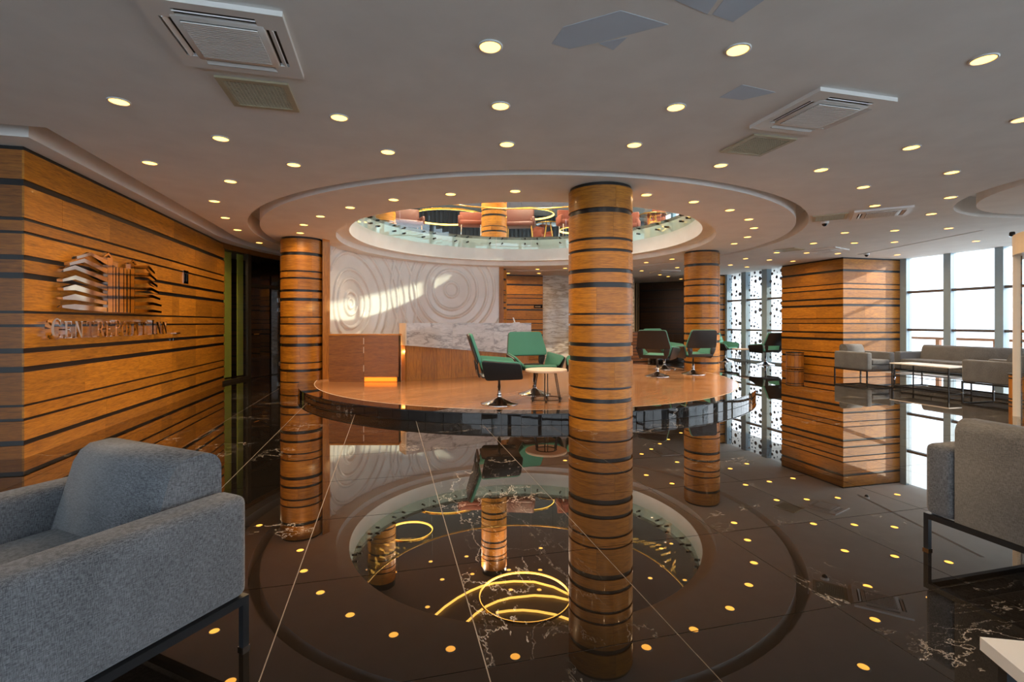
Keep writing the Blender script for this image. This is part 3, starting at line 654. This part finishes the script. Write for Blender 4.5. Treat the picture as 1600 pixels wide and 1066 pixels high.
def make_chair():                      # faces -y
    t = thing('swivel_chair', '', 'chair', (0, 0, 0), 0, 'green and black swivel chairs')
    MB().lathe([(.262, 0), (.262, .008), (.25, .014), (.17, .032), (.09, .062), (.045, .085), (.034, .10), (.034, .12)], 40).build('base', 'chrome', t)
    po = MB().lathe([(.026, .10), (.026, .25), (.018, .252), (.018, .40)], 20).build('column', 'chrome', t); MB().lathe([(.030, .115), (.030, .135), (.001, .135)], 16).build('collar', 'lens_black', po)
    q = MB().box(-.12, .12, -.12, .12, .39, .41); q.tube([(-.06, 0, .385), (-.2, -.02, .385)], .007); q.build('mechanism', 'black_metal', t)
    # key points
    sf, sr = .27, .25                                        # half widths of the seat, front and rear
    SFL, SFR, SRL, SRR = (-sf, -.29, .475), (sf, -.29, .475), (-sr, .20, .445), (sr, .20, .445)
    BL, BR, TL, TR = (-.34, .26, .60), (.34, .26, .60), (-.285, .385, .985), (.285, .385, .985)
    ML, MR = (-.345, .275, .66), (.345, .275, .66)
    AL, AR = (-.40, -.24, .615), (.40, -.24, .615)
    g_ = MB(); panel(g_, [SFL, SFR, SRR, SRL], .045, .015); g_.build('seat_pad', 'green_fabric', t)
    g_ = MB(); panel(g_, [(-.335, .258, .60), (.335, .258, .60), MR, TR, TL, ML], .04, .014); g_.build('back_pad', 'green_fabric', t)
    for s in (-1, 1):
        f = lambda p: (p[0] * s * -1 if s == 1 else p[0], p[1], p[2])
        a, b, c, d, e = [(abs(p[0]) * s, p[1], p[2]) for p in (SFR, SRR, (.30, .245, .50), MR, AR)]
        poly = [a, e, d, c, b] if s == 1 else [a, b, c, d, e]
        g_ = MB(); panel(g_, poly, .03, .01); g_.build('arm_pad', 'green_fabric', t)
        k = .033; n = (Vector(poly[1]) - Vector(poly[0])).cross(Vector(poly[-1]) - Vector(poly[0])).normalized()
        low = {0: (.285 * s, -.295, .40), len(poly) - 1 if s == 1 else 1: (.265 * s, .215, .385)}
        off = [Vector(low.get(i, p)) - n * k for i, p in enumerate(poly)]; g_ = MB(); panel(g_, off, .022, .008); g_.build('arm_shell', 'black_leather', t)
    g_ = MB(); dz = .047; panel(g_, [(SFL[0], SFL[1], SFL[2] - dz), (SFR[0], SFR[1], SFR[2] - dz), (SRR[0] + .02, SRR[1] + .06, SRR[2] - dz + .01), (SRL[0] - .02, SRL[1] + .06, SRL[2] - dz + .01)], .022, .008); g_.build('seat_shell', 'black_leather', t)
    off = Vector((0, .045, -.012)); b_ = lambda p: tuple(Vector(p) + off)
    g_ = MB(); panel(g_, [b_((-.335, .258, .60)), b_((.335, .258, .60)), b_(MR), b_(TR), b_(TL), b_(ML)], .022, .008)
    for s in (-1, 1):                                         # shell strips each side of the slot
        pts = [(.21 * s, .25, .46), (.30 * s, .25, .46), (.345 * s, .275, .61), (.21 * s, .27, .61)]
        panel(g_, [b_(p) for p in (pts if s == 1 else pts[::-1])], .022, .008)
    panel(g_, [b_((-.28, .235, .41)), b_((.28, .235, .41)), b_((.30, .25, .475)), b_((-.30, .25, .475))], .022, .008)
    g_.build('back_shell', 'black_leather', t)
    return t
proto = make_chair()
def face_to(p, q): return math.atan2(q[1] - p[1], q[0] - p[0]) + PI / 2
tb1 = W(853.5, 0, 0, 7.15); tb2 = W(1160, 567.5, 0)
def on_deck(x, y): return W(x, y, ZP)
c1, c2_, c3 = on_deck(780, 631), W(835, 0, 0, 7.8), W(927, 0, 0, 7.45)
g1, g2, g3 = W(1027, 0, 0, 10.4), W(1083, 0, 0, 10.8), W(1038, 0, 0, 12.0); gc = ((g1[0] + g2[0] + g3[0]) / 3 + .1, (g1[1] + g2[1] + g3[1]) / 3 + .15)
w1, w2 = W(1196, 0, 0, 14.9), W(1133, 564.5, 0)
first = True
for pos, rz, z, lab in ((c1, face_to(c1, (c1[0] + 1, c1[1] - .12)), ZP, 'green chair in side view with black shell left of the round wire table'),
                        (c2_, face_to(c2_, (tb1[0] + .15, tb1[1] - .5)), ZP, 'green swivel chair facing the viewer behind the round wire table'),
                        (c3, face_to(c3, tb1), ZP, 'green swivel chair almost hidden behind the front column'),
                        (g1, face_to(g1, (g1[0] + .75, g1[1] + .75)), ZP, 'black backed swivel chair on the left of the far platform group'),
                        (g2, face_to(g2, (g2[0] + .05, g2[1] + 1)), ZP, 'black backed swivel chair in front of the column, right of the far platform group'),
                        (g3, face_to(g3, (g3[0] + .25, g3[1] - 1)), ZP, 'green fronted swivel chair in the middle of the far platform group'),
                        (w1, face_to(w1, (w1[0] - .05, w1[1] + 1)), 0, 'black backed swivel chair silhouetted against the dotted windows'),
                        (w2, face_to(w2, (w2[0] + .35, w2[1] - .95)), 0, 'turquoise looking swivel chair half hidden by the rear column')):
    o = proto if first else copy_tree(proto); first = False
    o.location = (pos[0], pos[1], z); o.rotation_euler = (0, 0, rz); o['label'] = lab
def wire_table(label, x, y, z):
    t = thing('wire_table', label, 'table', (x, y, z), .2, 'round wire tables'); MB().lathe([(.001, .425), (.30, .425), (.305, .432), (.305, .448), (.30, .455), (.001, .455)], 48, smooth=False).build('table_top', 'table_top', t)
    MB().torus(.225, .006, 0, 0, .03, 40, 6).build('base_ring', 'black_metal', t); MB().torus(.15, .006, 0, 0, .419, 32, 6).build('top_ring', 'black_metal', t)
    for k in range(6):
        for e in (-.10, .10):
            a = k * PI / 3 + e; MB().tube([(.225 * math.cos(a), .225 * math.sin(a), .03), (.15 * math.cos(a + e * .3), .15 * math.sin(a + e * .3), .42)], .0065, 6).build('wire_leg', 'black_metal', t)
        a = k * PI / 3; MB().lathe([(.001, 0), (.014, 0), (.014, .02), (.006, .028)], 10, 0, 2 * PI, .225 * math.cos(a), .225 * math.sin(a)).build('foot', 'black_metal', t)
wire_table('small round wire leg table on the platform left of the front column', tb1[0], tb1[1], ZP); wire_table('small round wire leg table by the dotted windows', tb2[0], tb2[1], 0)

# ================================================================== CEILING UNITS
def cassette(label, x, y, rz=0., vane=True):
    t = thing('air_conditioner', label, 'air conditioner', (x, y, ZC), rz, 'ceiling cassette units'); h = .35
    m = MB()
    for a0, a1, b0, b1 in ((-h, h, -h, -.29), (-h, h, .29, h), (-h, -.29, -.29, .29), (.29, h, -.29, .29)): m.box(a0, a1, b0, b1, -.030, -.001)
    m.rbox(-.235, .235, -.235, .235, -.032, -.012, .012, 2)
    for s in (-1, 1):
        for k in (-1, 1): m.box(min(s * .29, s * .20), max(s * .29, s * .20), min(k * .29, k * .20), max(k * .29, k * .20), -.030, -.002)
    m.build('frame', 'ac_white', t); BOX(-.29, .29, -.29, .29, -.010, -.001).build('duct', 'ac_dark', t)
    for k in range(4):
        v = MB().box(-.20, .20, -.014, .014, -.003, .003); o = v.build('vane', 'ac_white', t); a = k * PI / 2; o.location = (.262 * math.cos(a), .262 * math.sin(a), -.026); o.rotation_euler = (.5, 0, a + PI / 2)
    BOX(-.19, .19, -.19, .19, -.0345, -.0325).build('intake', 'ac_dark', t)
    lv = BOX(-.19, .19, -.0062, .0062, -.006, 0).mesh('louvre'); lv.materials.append(MATS['ac_white'])
    for k in range(20): obj('louvre', lv, None, t, (0, -.178 + .0187 * k, -.0345))
def grille(label, x, y, rz=0.):
    t = thing('air_grille', label, 'vent', (x, y, ZC), rz, 'square ceiling grilles'); h = .23; m = MB()
    for a0, a1, b0, b1 in ((-h, h, -h, -.19), (-h, h, .19, h), (-h, -.19, -.19, .19), (.19, h, -.19, .19)): m.box(a0, a1, b0, b1, -.016, -.001)
    m.build('frame', 'grille_frame', t); BOX(-.19, .19, -.19, .19, -.003, -.001).build('backing', 'ac_dark', t)
    for k in range(16): BOX(-.19, .19, -.004, .004, -.006, 0).build('bar', 'grille', t, (0, -.18 + .024 * k, -.006))
    q = MB()
    for k in range(16): q.box(-.184 + .024 * k, -.176 + .024 * k, -.19, .19, -.013, -.010)
    o = q.build('cross_bars', 'grille', t)
cassette('square ceiling air conditioner at top left', -.895, 3.19); grille('beige ceiling grille below the top left air conditioner', -.90, 3.91)
cassette('square ceiling air conditioner at upper right', 3.30, 3.17); grille('beige ceiling grille beside the upper right air conditioner', 3.345, 3.89)
cassette('square ceiling air conditioner right of the ring groove, with a dome camera nearby', 7.21, 5.83, math.radians(45)); grille('ceiling grille left of the dome camera', 6.74, 6.27, math.radians(45))
cassette('distant ceiling air conditioner before the wood pier', 9.68, 9.12, math.radians(20)); grille('distant ceiling grille before the dotted windows', 8.85, 9.3, math.radians(20))
cassette('ceiling air conditioner far back above the swivel chairs', 8.7, 14.2)
def dome(label, x, y):
    t = thing('dome_camera', label, 'camera', (x, y, ZC), 0, 'dome cameras'); MB().lathe([(.06, -.001), (.06, -.03), (.05, -.04), (.001, -.04)], 24).build('housing', 'plastic_white', t); MB().lathe([(.042, -.04), (.036, -.062), (.02, -.078), (.001, -.082)], 20).build('lens', 'lens_black', t)
dome('small dome camera on the ceiling right of the ring groove', *W(1288.6, 346, ZC)); dome('small dome camera on the ceiling before the wood pier', *W(1354, 396, ZC))
def patch(label, pts):
    me = recalc(MB().prism([W(x, y, ZC) for x, y in pts], 'z', ZC - .002, ZC - .0005).mesh('plaster_patch')); tag(obj('plaster_patch', me, 'plaster_patch'), label, 'patch', 'ceiling repair patches')
patch('large pale repair patch at the top centre of the ceiling', [(862, 68), (880, 42), (970, 16), (1044, 38), (935, 66), (890, 76)]); patch('small triangular repair patch below the large one', [(935, 67), (980, 58), (958, 78)])
patch('pale repair patch cut by the top edge', [(1046, -4), (1135, -20), (1105, 22)]); patch('second pale repair patch cut by the top edge', [(1113, 22), (1140, -12), (1205, -8), (1145, 34)])
patch('pale repair patch left of the upper right air conditioner', [(1124, 152), (1160, 132), (1212, 144), (1160, 156)])

# ================================================================== DOWNLIGHTS
dl = thing('downlight', '', 'light'); MB().lathe([(.062, -.001), (.075, -.001), (.075, -.006), (.064, -.010), (.062, -.004)], 28).build('trim_ring', 'plastic_white', dl)
MB().lathe([(.001, -.005), (.062, -.005)], 24, smooth=False).build('lens', 'lamp_lens', dl)
pl = bpy.data.lights.new('downlight_bulb', 'SPOT'); pl.energy = 20; pl.color = (1, .70, .40); pl.shadow_soft_size = 0.; pl.spot_size = math.radians(165); pl.spot_blend = 1.
po = bpy.data.objects.new('bulb', pl); COL.objects.link(po); po.parent = dl; po.location = (0, 0, -.012)
MAIN = [(766, 72), (1153, 77), (1537, 92), (186, 158), (782, 165), (530, 183), (1056, 167), (345, 216), (792, 225), (991, 226), (606, 237), (234, 254), (459, 257), (1126, 258), (1283, 265), (1424, 230), (1597, 186), (1487, 269), (1349, 292), (1485, 308),
        (360, 283), (335, 314), (352, 340), (371, 359), (405, 379), (1367, 321), (1355.6, 341.6), (1455, 334), (1482.5, 356.4), (1398, 360), (1320, 363.4), (1271, 380), (1335, 379.4), (1397.6, 378), (1525, 376.6), (1213.5, 394.6), (1260.5, 395), (1309, 396), (1402, 398),
        (1239, 408), (1202, 406), (1165, 404), (1141, 414), (1167, 417), (1009.8, 410), (1002.6, 423), (1017.6, 426), (1031, 429.3), (1044, 432), (1064, 436), (1050, 404.8), (1058, 418), (840, 420.5), (842, 427), (883, 419), (794, 427)]
DISC = [(615, 311.7), (547, 323.9), (500.6, 337.7), (474.7, 351), (469, 363.7), (704, 303), (805, 298.3), (1010, 304), (1084, 315), (1140.4, 328), (1170, 342.4), (1178, 356), (1168, 370), (1147, 380.6), (1114, 392)]
first = True
def put_light(loc, label, group, src=None):
    global first
    o = dl if first else copy_tree(dl); first = False; o.location = loc; o['label'] = label; o['group'] = group; return o
ORD = ['closest', 'second closest', 'third closest', 'fourth closest', 'fifth closest', 'sixth closest', 'seventh closest', 'eighth closest', 'ninth closest', 'tenth closest']
def name_lights(pts, marks, head):     # label each light by its rank beside a landmark it can be found from in the picture
    out = {}; ranks = []
    for nm, mx, my in marks:
        for k, i in enumerate(sorted(range(len(pts)), key=lambda i: math.hypot(pts[i][0] - mx, pts[i][1] - my))): ranks.append((k, i, nm))
    for k, i, nm in sorted(ranks):
        if i not in out and k < len(ORD): out[i] = '%s %s to %s' % (head, ORD[k], nm)
    return [out.get(i, head + ' in the ceiling') for i in range(len(pts))]
MARKS = [('the top left air conditioner', 365, 55), ('the upper right air conditioner', 1285, 170), ('the small dome camera', 1289, 350), ('the front column top', 938, 287), ('the left column top', 472, 375), ('the rear column top', 1096, 395),
         ('the wood pier top corner', 1318, 403), ('the metal emblem', 170, 440), ('the large ceiling patch', 950, 45), ('the revolving door top', 1590, 375), ('the beige marble wall top', 870, 434), ('the dotted windows top', 1180, 420), ('the dark plank wall top', 1035, 440), ('the left glass door top', 400, 395), ('the upper right picture corner', 1600, 60), ('the left wall top corner', 42, 232), ('the second round recess at right', 1540, 315), ('the lower beige grille at left', 400, 145), ('the upper right grille', 1187, 226), ('the round opening near edge', 760, 318)]
for (x, y), lab in zip(MAIN + DISC, name_lights(MAIN + DISC, MARKS, 'warm round ceiling downlight')):
    p = W(x, y, ZC); put_light((p[0], p[1], ZC), lab, 'warm ceiling downlights')
a = .5 * (on_ring(346, RPAR) + on_ring(361, RPAR)); put_light((CEN.x + (RPAR + .28) * math.cos(a), CEN.y + (RPAR + .28) * math.sin(a), ZC), 'warm downlight added behind the glass to brighten the olive curtain', 'warm ceiling downlights')  # extra lamp, added only to light the curtain through the pane

# ================================================================== GLASS BALUSTRADE AND UPPER STOREY
bl = thing('glass_balustrade', 'curved frameless glass balustrade around the ceiling opening', 'balustrade', (CEN.x, CEN.y, 0)); npn = 22
for k in range(npn):
    a0, a1 = 2 * PI * k / npn + .1, 2 * PI * (k + 1) / npn + .1
    MB().arcblock(R_GL - .006, R_GL + .006, a0 + .002, a1 - .002, 3.38, 4.53, 5).build('glass_panel', 'green_glass', bl)
    for a in (a0 + .05, a1 - .05):
        for z in (3.54, 3.68):
            c = Vector((math.cos(a), math.sin(a), 0)); MB().tube([c * (R_GL - .03) + Vector((0, 0, z)), c * R_FAS + Vector((0, 0, z))], .022, 10).build('standoff', 'black_metal', bl)
MB().torus(R_GL, .018, 0, 0, 4.54, 96, 8).build('handrail', 'gold', bl)
ZU = 6.5
struct(BOX(-9, 13.2, -4.6, 24, ZU, ZU + .2).build('ceiling_upper', 'upper_ceiling'))
struct(BOX(-9, 13.2, 23.0, 23.2, 3.74, ZU).build('wall_upper_back', 'slat_dark')); wu = bpy.data.objects['wall_upper_back']
for k in range(90): BOX(-.05, .05, -.06, 0, 3.74, ZU).build('slat', 'slat_dark', wu, (-7 + .2 * k, 23.0, 0))
window_run('window_7', (-9, -4.6), (-9, 23), 12, (4.8, 5.7), 'clear_glass', 'upper storey windows on the left', .18, ZU, 3.74); window_run('window_8', (-9, -4.65), (12.5, -4.65), 10, (4.8, 5.7), 'clear_glass', 'upper storey windows over the entrance', .18, ZU, 3.74)
window_run('window_6', (13.12, 23), (13.12, -4.6), 12, (4.8, 5.7), 'clear_glass', 'upper storey windows', .18, ZU, 3.74)
def stool(label, x, y, w, rz, mat='rust_velvet', z=3.74, zs=.68, hh=.48):
    t = thing('bar_chair', label, 'chair', (x, y, z), rz, 'upstairs velvet bar chairs'); MB().rbox(-w / 2, w / 2, -.28, .28, zs, zs + .14, .03, 2).build('seat', mat, t); MB().rbox(-w / 2, w / 2, .2, .3, zs + .06, zs + hh, .03, 2).build('backrest', mat, t)
    for s in (-1, 1):
        MB().rbox(s * w / 2 - .05, s * w / 2 + .05, -.26, .28, zs + .02, zs + .3, .03, 2).build('arm', mat, t)
        for v in (-.24, .24): MB().tube([(s * (w / 2 - .06), v * .9, zs), (s * (w / 2 - .03), v, 0)], .016).build('leg', 'gold' if mat != 'rust_velvet' else 'steel', t)
def up(x, d): return W(x, 0, 0, d)
for x, d, w, a, mat, hh, lab in ((736, 16.0, .74, .1, 'rust_velvet', .50, 'rust velvet bar chair upstairs left of the upper column'), (812, 16.2, .92, -.1, 'copper_velvet', .66, 'wide copper velvet bar chair upstairs right of the upper column'),
        (848, 18.5, .5, .6, 'rust_velvet', .5, 'rust bar chair upstairs behind the small bar table'), (886, 15.9, .5, .2, 'rust_velvet', .55, 'rust bar chair upstairs just left of the front column'),
        (636, 15.9, .95, .5, 'copper_velvet', .6, 'dark copper bar chair upstairs at the far left of the balustrade'), (985, 16.5, .5, -.4, 'rust_velvet', .6, 'rust bar chair upstairs just right of the front column'), (1027, 16.3, .45, -.5, 'rust_velvet', .75, 'rust bar chair upstairs at the right of the balustrade')):
    p = up(x, d); stool(lab, p[0], p[1], w, a - TH, mat, hh=hh)
def bar_table(label, x, d, r=.42):
    p = up(x, d); t = thing('bar_table', label, 'table', (p[0], p[1], 3.74), 0, 'upstairs bar tables'); MB().lathe([(.001, .93), (r, .93), (r, .97), (.001, .97)], 36, smooth=False).build('table_top', 'lens_black', t); MB().torus(r, .012, 0, 0, .95, 36, 6).build('gold_rim', 'gold', t)
    for k in range(4): a = k * PI / 2 + .4; MB().tube([(.1 * math.cos(a), .1 * math.sin(a), .93), (.3 * math.cos(a), .3 * math.sin(a), 0)], .014).build('leg', 'gold', t)
bar_table('black bar table with gold legs upstairs left of the front column', 857, 17.0); bar_table('black bar table with gold legs upstairs right of the front column', 1020, 15.6)
def ring(label, x, y, z, R):
    t = thing('ring_pendant', label, 'pendant light', (x, y, z), 0, 'gold ring pendants'); MB().lathe([(R - .012, -.03), (R + .012, -.03), (R + .012, .03), (R - .012, .03), (R - .012, -.03)], 72, smooth=False).build('ring', 'gold', t)
    MB().lathe([(R - .012, -.032), (R + .012, -.032)], 72, smooth=False).build('light_strip', 'gold_light', t); MB().lathe([(R - .0135, -.02), (R - .0135, .02)], 72).build('inner_strip', 'gold_light', t)
    for k in range(3): a = k * 2.094; MB().tube([(R * math.cos(a), R * math.sin(a), .03), (R * math.cos(a), R * math.sin(a), ZU - z)], .004, 5).build('cable', 'black_metal', t)
p = WM(820, 931, 6.1); ring('large gold ring pendant above the opening, mirrored in the floor', p[0], p[1], 6.1, 1.22)
for x, d, z, R_, lab in ((700, 17.6, 5.05, 1.35, 'wide gold ring pendant upstairs across the rust bar chair'), (640, 15.6, 5.35, .72, 'gold ring pendant upstairs above the far left chair'), (825, 18.0, 5.25, .95, 'gold ring pendant upstairs above the copper chair'),
                         (905, 18.4, 4.75, .75, 'gold ring pendant upstairs by the bar table'), (560, 17.5, 5.6, .8, 'gold ring pendant upstairs at the left, mirrored in the floor')):
    q = up(x, d); ring(lab, q[0], q[1], z, R_)
def arc_strip(pts, lab):
    P = [WM(x, y, 6.44) for x, y in pts]; A = MB(); A.tube([(x, y, 6.45) for x, y in P], .03, 6); tag(A.build('ceiling_light_arc', 'gold_light'), lab, 'light strip', 'gold light arcs on the upper ceiling')
arc_strip([(677, 964), (695, 948), (715, 934), (735, 923), (752, 916), (772, 911), (803, 908), (835, 909), (865, 917), (892, 930)], 'longest gold light arc on the upper ceiling, mirrored in the floor')
arc_strip([(727, 974), (743, 959), (760, 947), (778, 939), (797, 934), (835, 930), (865, 932), (892, 938)], 'middle gold light arc on the upper ceiling, mirrored in the floor')
arc_strip([(775, 957), (795, 954), (817, 953), (840, 955), (867, 960), (890, 968)], 'shortest gold light arc on the upper ceiling, mirrored in the floor')
UPL = []
for x, y in ((673, 878), (691, 906), (738, 897.5), (729, 870), (668, 949), (617, 894.5), (845, 857), (798, 922), (842.5, 922), (795, 891), (844, 891), (1016, 904), (1033, 857.5), (1049, 850), (1035, 885), (1070, 907)):
    UPL.append((x, y))
UM = [('the large gold ring', 820, 931), ('the mirrored upper column', 772, 850), ('the front column', 990, 880), ('the gold arc tip', 677, 964), ('the mirrored left upper column', 600, 900)]
upl = bpy.data.lights.new('upper_bulb', 'SPOT'); upl.energy = 230; upl.color = (1, .80, .60); upl.shadow_soft_size = 0.; upl.spot_size = math.radians(165); upl.spot_blend = 1.
for (x, y), lab in zip(UPL, name_lights(UPL, UM, 'mirrored upper downlight')):
    p = WM(x, y, ZU); o = put_light((p[0], p[1], ZU), lab, 'downlights of the upper ceiling')
    for c in o.children:
        if c.type == 'LIGHT': c.data = upl
